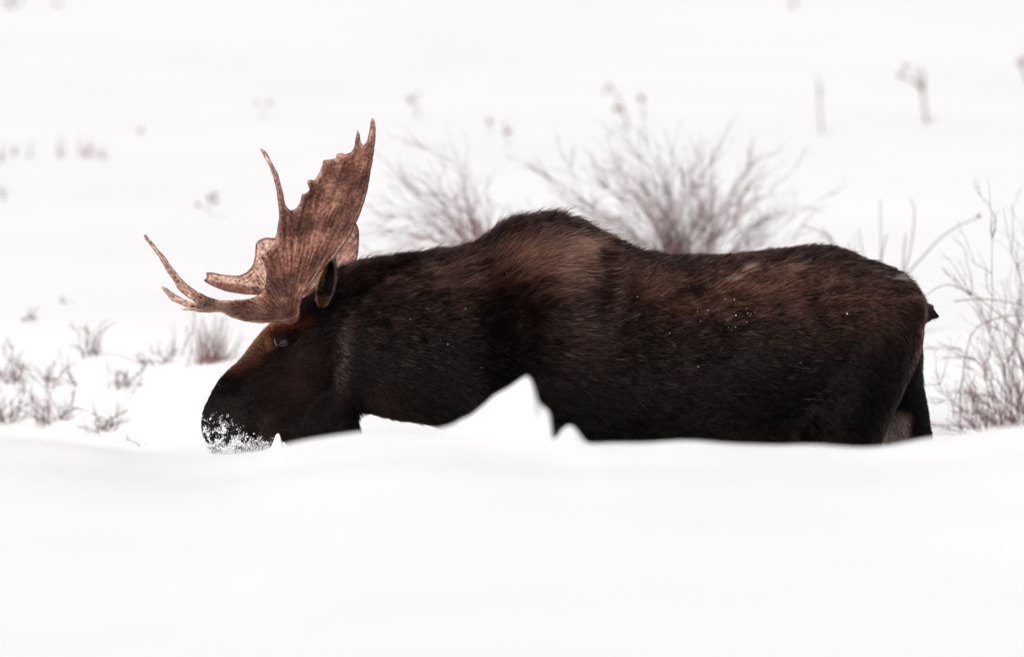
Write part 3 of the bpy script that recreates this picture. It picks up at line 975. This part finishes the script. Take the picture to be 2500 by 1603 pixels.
    if sgn > 0:
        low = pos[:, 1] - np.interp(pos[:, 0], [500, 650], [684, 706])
        polish_and_light = np.clip(.95 * sstep(.003, .012, d) * sstep(2, -4, low) * (.25 + .75 * sstep(760, 690, pos[:, 0])), 0, 1)  # beige inner face; its less lit rear is painted dimmer
    flow_all = np.concatenate([flow[k], flow[kb]], 0); pol_light_all = np.concatenate([polish_and_light[k], polish_and_light[kb]], 0)
    # beam and burr into the skull
    mb = MB()
    s = np.array([[715, 775, sgn * .05], [708, 768, sgn * .12], [700, 757, sgn * .17], [685, 745, sgn * .22]])
    pts = np.array([P(x, y_, z) for x, y_, z in s])
    mb.tube(resample(np.concatenate([pts, np.zeros((4, 1))], 1), 14, 1)[:, :3], np.interp(np.linspace(0, 1, 14), [0, .35, .45, .6, 1], [.034, .036, .044, .036, .026]), 18)
    V2 = mb.verts(); F2 = [tuple(i + len(V) for i in f) for f in mb.f]
    Vall = np.concatenate([V, V2], 0)
    o = mesh_obj(name, Vall, [tuple(f) for f in F.tolist()] + F2, M_ANTLER, moose, True, ML)
    at = o.data.attributes.new('flow', 'FLOAT_VECTOR', 'POINT')
    f2 = V2 * 20
    at.data.foreach_set('vector', np.concatenate([flow_all, f2], 0).ravel().astype(np.float32))
    at = o.data.attributes.new('polish_and_light', 'FLOAT', 'POINT')
    at.data.foreach_set('value', np.concatenate([pol_light_all, np.zeros(len(V2))]).astype(np.float32))
    o['label'] = label
    bm = bmesh.new(); bm.from_mesh(o.data); bmesh.ops.recalc_face_normals(bm, faces=bm.faces); bm.to_mesh(o.data); bm.free()
    for _ in range(1):
        pass
    return o
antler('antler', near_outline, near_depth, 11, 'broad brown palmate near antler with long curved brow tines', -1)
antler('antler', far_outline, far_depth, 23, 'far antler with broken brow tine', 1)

# ------------------------------------------------------------------ snow on the animal
ico_bm = bmesh.new(); bmesh.ops.create_icosphere(ico_bm, subdivisions=1, radius=1.0)
ICO_V = np.array([v.co[:] for v in ico_bm.verts]); ICO_F = np.array([[v.index for v in f.verts] for f in ico_bm.faces]); ico_bm.free()

def grains(name, p, r, mat):
    n = len(p); k = len(ICO_V)
    sc = rng.uniform(.6, 1.4, (n, 1, 3))
    v = p[:, None, :] + ICO_V[None] * r[:, None, None] * sc * rng.uniform(.75, 1.25, (n, k, 1))
    f = (ICO_F[None] + (np.arange(n) * k)[:, None, None]).reshape(-1, 3)
    return mesh_obj(name, v.reshape(-1, 3), f.tolist(), mat, None, True)

edge_y = np.interp(tpx, [480, 520, 560, 575, 600, 640, 700], [990, 1010, 1010, 1022, 1045, 1050, 1075])
dens = sstep(0, 70, tpy - edge_y + 8) * (tpx < 690) * (tpy > 985)
dens = dens * (.06 + .94 * sstep(-.05, .40, vnoise(tcen * 42, 61) * .7 + vnoise(tcen * 90, 62) * .5 + .9 * sstep(1035, 1095, tpy) - .15))
dens *= 1 - .95 * g2(tpx, tpy, 557, 1062, 9, 26)
dens *= 1 - .8 * g2(tpx, tpy, 646, 1062, 18, 16)
p_, n_ = sample(dens + 1e-9, 15000)
r_ = (rng.gamma(1.3, .00042, len(p_)) + .00042) * np.where(vnoise(p_ * 55, 66) > .25, 1.5, .9)
g1 = grains('snow_dusting', p_ + n_ * .004, r_, M_SNOW)
g1['kind'] = 'stuff'
tag(g1, 'powder snow caked over the dark muzzle of the moose', 'snow')
w = (1.0 * (np.hypot((tpx - 1770) / 75, (tpy - 775) / 42) < 1) + .02 * (tpx > 1000) * (tpy < 900) + .35 * (np.hypot((tpx - 560) / 55, (tpy - 955) / 30) < 1)) * (tcen[:, 1] < .05)
p_, n_ = sample(w + 1e-9, 52)
g2o = grains('snow_flecks', p_ + n_ * rng.uniform(.008, .018, (len(p_), 1)), np.minimum(rng.gamma(1.6, .00045, len(p_)) + .0006, .0022), M_SNOW)
g2o['kind'] = 'stuff'
tag(g2o, 'scattered tiny snow flecks clinging to the flank and nose hair', 'snow')

# little snow lump under the chin
cb = MB()
s = P(676, 1092, -.09)
th = np.arange(14) / 14 * 2 * math.pi
rg = []
for f, rx in ((0, .036), (.25, .03), (.5, .02), (.75, .013), (.92, .008), (1, .003)):
    rg.append(np.stack([s[0] + .004 * f + rx * np.cos(th) * (1 + .15 * np.sin(3 * th)), s[1] + .8 * rx * np.sin(th), np.full(14, s[2] - .03 + f * .085)], -1))
cb.rings(rg)
tag(mesh_obj('snow_clump', cb.verts(), cb.f, M_SNOW), 'small pointed snow clump sticking up under the moose chin', 'snow')

# ------------------------------------------------------------------ plants on the slope
def branch_path(a, b, n, bow, wob):
    a = np.asarray(a, float); b = np.asarray(b, float)
    t = np.linspace(0, 1, n)
    L = np.linalg.norm(b - a)
    base = a[None] + (b - a)[None] * t[:, None]
    base = base + np.sin(t * math.pi)[:, None] * np.asarray(bow)[None] * L
    w = np.cumsum(rng.normal(0, wob * L / n, (n, 3)), 0) * (t ** .7)[:, None]
    return base + w

def add_branches(mb, path, r0, level, spread, dens, lscale):
    n = len(path)
    mb.tube(path, np.linspace(r0, r0 * .35, n), 4 if level else 5)
    if level >= 3:
        return
    L = np.linalg.norm(np.diff(path, axis=0), axis=1).sum()
    k = max(2, int(dens * (1.0 if level == 0 else .7)))
    for _ in range(k):
        i = int(rng.integers(max(1, int(n * .2)), n - 1))
        d = path[min(i + 1, n - 1)] - path[i - 1]
        d /= np.linalg.norm(d) + 1e-9
        q = rng.normal(0, 1, 3); q -= d * (q @ d); q /= np.linalg.norm(q) + 1e-9
        dd = d + q * spread * rng.uniform(.4, 1.2)
        dd[2] += .12
        dd /= np.linalg.norm(dd)
        ln = L * lscale * rng.uniform(.4, 1.0) * (1 - .45 * i / n)
        p2 = branch_path(path[i], path[i] + dd * ln, max(4, n - 3), rng.normal(0, .06, 3), .35)
        add_branches(mb, p2, r0 * .55, level + 1, spread, dens * .55, lscale)

def shrub(name, label, cat, base, tips, mats, r0=.006, dens=6, spread=.55, lscale=.5, bow=.08, level0=0, group=None, part='stem'):
    o = empty(name, base, label, cat, group)
    base = np.asarray(base, float)
    for i, tp_ in enumerate(tips):
        mb = MB()
        b0 = base + np.array([rng.normal(0, .02 + .05 * np.linalg.norm(np.asarray(tp_) - base)), rng.normal(0, .05), -.04])
        out = np.asarray(tp_) - base
        bw = np.array([-out[0] * bow, 0, abs(out[0]) * bow]) / (np.linalg.norm(out) + 1e-6) + rng.normal(0, .05, 3)
        path = branch_path(b0, tp_, 9, bw, .36)
        add_branches(mb, path, r0 * rng.uniform(.7, 1.25), level0, spread, dens, lscale)
        mesh_obj(part, mb.verts() - base, mb.f, mats[i % len(mats)], o, True)
    return o

def fan(base, n, a0, a1, r0, r1, ydepth=.5, topfn=None):
    """tips in metres round the base; angles in degrees from +x"""
    out = []
    for i in range(n):
        a = R(a0 + (a1 - a0) * (i + rng.random()) / n)
        r = rng.uniform(r0, r1)
        out.append(np.asarray(base) + np.array([r * math.cos(a), rng.normal(0, ydepth * .5) * r, r * math.sin(a)]))
    return out

def at_depth(px, y):
    """ground point under image column px at depth y"""
    x = (px - W0 / 2) / FX * (y - CAM[1]) / cp
    return np.array([x, y, float(ground(np.array([x]), np.array([y]))[0])])

def mpp(y):
    return (y - CAM[1]) / FX

# big willow behind the back
b = at_depth(1660, 8.6)
bpx, bpy_ = topx(b[None]); k = mpp(8.6)
tips = []
for i in range(100):
    a = R(24 + 136 * np.clip((i + rng.random()) / 100 + rng.normal(0, .03), 0, 1))
    rmax = np.interp(math.degrees(a), [20, 40, 60, 80, 100, 120, 140, 160], [390, 420, 410, 370, 390, 440, 450, 420])
    r = rmax * rng.uniform(.6, 1.0) * k
    tips.append(b + np.array([r * math.cos(a), rng.normal(0, .3) * r, r * math.sin(a)]))
shrub('bare_shrub', 'large bare many-stemmed shrub fanning out above the moose back', 'shrub', b, tips, [M_TWIG_A, M_TWIG_B, M_TWIG_B, M_TWIG_R], .0022, 9, .6, .38, .05)
# smaller bush left of the hump
b = at_depth(1195, 7.4)
tips = []
for i in range(36):
    a = R(104 + 58 * (i + rng.random()) / 36)
    r = rng.uniform(.55, 1.0) * 430 * mpp(7.4)
    tips.append(b + np.array([r * math.cos(a), rng.normal(0, .25) * r, r * math.sin(a)]))
shrub('bare_shrub', 'pale pinkish bare shrub leaning left between the antlers and the hump', 'shrub', b, tips, [M_TWIG_A, M_TWIG_A, M_TWIG_R], .0022, 7, .55, .42, .25)

def twig_path(pxs, y):
    a = np.array(pxs, float)
    p = P(a[:, 0], a[:, 1], y)
    q = resample(p, 14, 2)
    return q

def stalks(name, label, cat, y, lines, heads=(), mat=M_TWIG_B, r=.003, hr=.012, group=None):
    root = P(lines[0][0][0], lines[0][0][1], y)
    gz = float(ground(np.array([root[0]]), np.array([y]))[0])
    base = np.array([root[0], y, gz])
    o = empty(name, base, label, cat, group)
    for L in lines:
        mb = MB()
        pts = twig_path(L, y)
        if L is lines[0] and pts[0][2] > gz:
            pts = np.concatenate([[[pts[0][0], y, gz - .03]], pts], 0)
        mb.tube(pts, np.linspace(r, r * .5, len(pts)), 5)
        mesh_obj('stem', mb.verts() - base, mb.f, mat, o, True)
    for (hx, hy, s) in heads:
        c = P(hx, hy, y)
        mb = MB()
        for _ in range(7):
            mb.ellipsoid(c + rng.normal(0, hr * s * .40, 3), np.array([.36, .36, .55]) * hr * s * rng.uniform(.6, 1.1), 7, 5)
        mesh_obj('seed_head', mb.verts() - base, mb.f, M_SEED, o, True)
    return o

def gy(px, py):
    return float(ground_hit(px, py)[1])

# stems behind the rump
y = 6.5
stalks('dry_stalk', 'upright thin stalk just above the moose rump, left of the forked one', 'stalk', y, [[(2152, 700), (2150, 600), (2150, 488)], [(2150, 640), (2160, 590), (2166, 570)]], (), M_TWIG_B, .0035)
stalks('dry_stalk', 'forked stalk with one long arching twig right of the rump', 'stalk', y, [[(2195, 740), (2210, 660), (2228, 590), (2236, 510), (2222, 485)], [(2205, 680), (2250, 630), (2300, 575), (2350, 545), (2388, 532)], [(2204, 690), (2206, 620), (2212, 570)]], [(2388, 528, 1.0)], M_TWIG_B, .0035)
b = at_depth(2130, 6.8)
shrub('bare_shrub', 'low clump of slanting twigs over the crest of the rump', 'shrub', b, [P(px, py, 6.8 + rng.normal(0, .1)) for px, py in ((2040, 530), (2055, 560), (2070, 540), (2085, 600), (2030, 560), (2100, 580))], [M_TWIG_B], .004, 3, .3, .3, .05)

# right-hand thicket
yr = 4.5
b = at_depth(2540, yr)
tips = [P(px, py, yr + rng.normal(0, .35)) for px, py in ((2440, 540), (2470, 560), (2500, 540), (2420, 600), (2480, 600), (2380, 720), (2350, 760), (2400, 660), (2330, 850), (2300, 900), (2340, 930), (2380, 820), (2320, 800),
        (2460, 680), (2500, 640), (2560, 560), (2600, 600), (2290, 960), (2310, 1000), (2350, 1010), (2400, 880), (2430, 780), (2650, 700), (2700, 650), (2380, 960))]
shrub('bare_shrub', 'tangled bare thicket at the right edge behind the hind leg', 'shrub', b, tips, [M_TWIG_B, M_TWIG_A, M_TWIG_B], .0027, 7, .6, .42, .12)
b = at_depth(2450, 4.0)
tips = [P(px, py, 3.9 + rng.normal(0, .2)) for px, py in ((2300, 985), (2330, 1010), (2380, 960), (2420, 930), (2440, 900), (2290, 1020), (2360, 1000), (2500, 880), (2540, 930), (2350, 940), (2470, 860), (2320, 960), (2400, 990), (2450, 960), (2480, 930), (2500, 960), (2380, 900), (2420, 860))]
shrub('bare_shrub', 'low dense twig heap on the snow at the lower right edge', 'shrub', b, tips, [M_TWIG_B, M_TWIG_R], .0027, 8, .7, .5, .1)
stalks('arching_branch', 'long bare branch arching across the snow right of the tail', 'branch', 4.3, [[(2560, 880), (2480, 800), (2420, 750), (2360, 705), (2310, 685), (2285, 700), (2262, 720)]], (), M_TWIG_A, .0032)
stalks('arching_branch', 'second arching branch curving low at the right edge', 'branch', 4.3, [[(2345, 960), (2340, 880), (2355, 820), (2400, 785), (2470, 768), (2560, 775)], [(2330, 735), (2400, 728), (2480, 740), (2560, 760)]], (), M_TWIG_B, .0028)

# stalks on the upper slope
def slope_stalk(label, lines, heads=(), mat=M_TWIG_B, r=.0032, hr=.012):
    y = gy(lines[0][0][0], lines[0][0][1])
    return stalks('dry_stalk', label, 'stalk', y, lines, heads, mat, r, hr)
slope_stalk('single straight dry stalk standing high on the slope left of the branched one', [[(2005, 328), (2002, 260), (1996, 180)], [(2000, 235), (2008, 210)]], (), M_TWIG_B, .0045)
slope_stalk('branched red stalk with two round seed heads at upper right', [[(2262, 302), (2255, 240), (2248, 205), (2232, 170)], [(2254, 225), (2235, 200), (2200, 184)], [(2254, 225), (2256, 190), (2246, 165)]], [(2198, 183, 1.2), (2214, 162, 1.0)], M_TWIG_R, .0065, .016)
slope_stalk('dark twig cut by the right edge at upper right', [[(2510, 200), (2500, 165), (2478, 150)], [(2500, 165), (2490, 142)], [(2500, 160), (2510, 130)]], [(2496, 150, 1.1)], M_TWIG_B, .008)
slope_stalk('leaning stalk with seed heads rising above the large shrub', [[(1536, 318), (1525, 280), (1510, 240), (1490, 212)], [(1515, 262), (1503, 270)]], [(1478, 222, .9), (1488, 212, .9), (1503, 265, 1.1), (1518, 270, 1.0)], M_TWIG_B, .0055, .015)
slope_stalk('short stalk with one grey head right of the leaning stalk', [[(1570, 290), (1568, 240)]], [(1567, 238, 1.3)], M_TWIG_B, .003, .016)
slope_stalk('little plant with pink seed heads right of the antler tip', [[(1022, 290), (1008, 250), (1000, 238)], [(1008, 250), (1020, 232)]], [(1003, 245, 1.5), (1022, 230, .9), (1018, 265, .9)], M_TWIG_B, .0022, .014)
slope_stalk('faint weed with one red head above the pale leaning shrub', [[(1240, 360), (1236, 320), (1232, 300)]], [(1236, 322, 1.4), (1232, 304, .7)], M_TWIG_B, .002, .013)
slope_stalk('faint grey seed head left of the red one', [[(1196, 330), (1194, 296)]], [(1194, 297, 1.2)], M_TWIG_B, .002, .014)
slope_stalk('pair of tiny seed heads far up the slope above the front tine', [[(640, 290), (628, 252)], [(640, 290), (658, 254)]], [(627, 250, 1.1), (657, 252, 1.1)], M_TWIG_B, .0015, .012)
slope_stalk('cluster of four pink seed heads left of the upright tine', [[(512, 530), (508, 500), (512, 478)], [(508, 500), (524, 474)], [(508, 505), (525, 490)], [(508, 515), (484, 500)]], [(512, 480, 1.2), (524, 475, 1.1), (526, 492, 1.1), (484, 500, .9)], M_TWIG_B, .0013, .012)
slope_stalk('grey weed poking in from the top edge at right', [[(1940, 20), (1935, 0), (1930, -20)]], [(1935, 8, 1.2)], M_TWIG_B, .005, .014)
slope_stalk('two blurred stalks reaching in from the top left corner', [[(30, 20), (25, -30)], [(45, 14), (60, -25)]], [(22, 6, 1.4), (140, 8, 1.2)], M_TWIG_R, .005, .016)
slope_stalk('tiny far seed head above the left grass patch', [[(343, 335), (342, 318)]], [(342, 317, 1.2)], M_TWIG_B, .002, .012)

# grass tufts
def tuft(label, px, py, n, h_px, w_px, mat=M_GRASS, r=.0022, lean=0, y=None, group=None, base_w=None):
    if y is None:
        b = ground_hit(px, py)
    else:
        b = at_depth(px, y)
    k = mpp(b[1])
    mb = MB()
    for i in range(n):
        bx = rng.normal(0, (base_w or w_px * .25)) * k
        a0 = np.array([bx, rng.normal(0, .05), -.02])
        h = h_px * k * rng.uniform(.35, 1.0)
        sx = (bx * .9 + rng.normal(0, w_px * .30) * k + lean * h)
        tp_ = np.array([sx, rng.normal(0, .10), h])
        mb.tube(branch_path(a0, tp_, 6, np.array([0, 0, .04]), .12), np.linspace(r, r * .35, 6), 3)
    o = mesh_obj('grass_tuft', mb.verts(), mb.f, mat, None, True)
    o.location = b
    tag(o, label, 'grass', group)
    return o
tuft('tuft of dry reddish grass on a snow shelf behind the moose nose', 515, 884, 85, 118, 80, M_GRASS, .0019, base_w=24)
tuft('brown dry grass clump standing upright on the far left slope', 218, 386, 14, 62, 30, M_GRASS, .0026, base_w=12)
tuft('short grass stub right of the upright far clump', 252, 388, 7, 28, 14, M_GRASS, .0022, base_w=6)
tuft('narrow reddish grass spike left of the upright far clump', 146, 384, 6, 56, 10, M_SEED, .0026, base_w=4)
tuft('thin faint stem with red top between two far left tufts', 72, 386, 3, 46, 6, M_SEED, .0024, base_w=2)
tuft('red tuft touching the left edge of the picture', 4, 395, 6, 38, 10, M_SEED, .0028, base_w=4)
tuft('tiny faint tuft beside the left edge tuft', 36, 380, 4, 24, 6, M_TWIG_B, .004, base_w=3)

# small shrubs at left
def low_shrub(label, px, py, tips_px, r0=.0035, dens=5, spread=.7, mats=(M_TWIG_B, M_TWIG_A), lscale=.5, y=None):
    b = ground_hit(px, py) if y is None else at_depth(px, y)
    yb = b[1]
    tips = [P(x, y_, yb + rng.normal(0, .12)) for x, y_ in tips_px]
    return shrub('low_shrub', label, 'shrub', b, tips, list(mats), r0, dens, spread, lscale, .05, level0=0)
def rnd_tips(cx, cy, w, h, n):
    return [(cx + rng.uniform(-w, w), cy - h * rng.uniform(.35, 1) * math.sqrt(max(.1, 1 - rng.uniform(0, .7) ** 2))) for _ in range(n)]
low_shrub('tall bare bush nearest the bottom left corner bank', 10, 1085, rnd_tips(15, 1070, 65, 190, 16), .0022, 5, y=5.0)
low_shrub('spreading reddish bush left of the round low bush', 125, 1080, rnd_tips(120, 1070, 80, 165, 18), .0022, 5, y=5.0)
low_shrub('round low bush just behind the snow bank left of the muzzle', 262, 1080, rnd_tips(262, 1080, 68, 110, 18), .0020, 5, y=4.6)
low_shrub('tiny sprig between the round low bush and the muzzle', 370, 1098, rnd_tips(370, 1100, 60, 36, 9), .0025, 4, y=3.0)
low_shrub('dark red bushy plant at the left edge below the faint sprig', 30, 935, rnd_tips(30, 935, 36, 95, 12), .0022, 5, mats=(M_TWIG_R, M_TWIG_B))
low_shrub('small reddish sprig right of the left edge plant', 108, 935, rnd_tips(108, 935, 34, 50, 10), .0022, 4, mats=(M_TWIG_R, M_TWIG_B))
low_shrub('slanting twiggy plant with two stems left of the grass tuft', 235, 872, [(190, 800), (205, 785), (240, 795), (255, 865), (215, 840), (248, 830)], .0035, 5)
low_shrub('low straggling branch leading left from the grass tuft base', 400, 885, [(290, 845), (310, 865), (345, 870), (370, 860), (430, 850), (415, 830), (330, 885)], .0032, 5)
low_shrub('compact small bush in the snow below the straggling branch', 300, 945, rnd_tips(300, 945, 36, 52, 12), .0022, 5)
low_shrub('short sprig left of the compact small bush', 180, 935, rnd_tips(176, 935, 16, 40, 4), .0025, 3)
low_shrub('pale faint sprig alone in snow at mid left', 80, 786, [(70, 752), (90, 748), (86, 775), (66, 770)], .0032, 3)
low_shrub('faintest tiny sprig above the slanting twigs', 158, 742, [(150, 722), (176, 738), (160, 725)], .0022, 3)
low_shrub('small sprig at the very left edge at mid height', 4, 490, [(4, 465), (10, 470), (0, 468)], .0035, 3)
low_shrub('thin twigs standing between the grass tuft and front tines', 425, 872, [(415, 790), (428, 800), (440, 770), (432, 830)], .0024, 2, spread=.3)
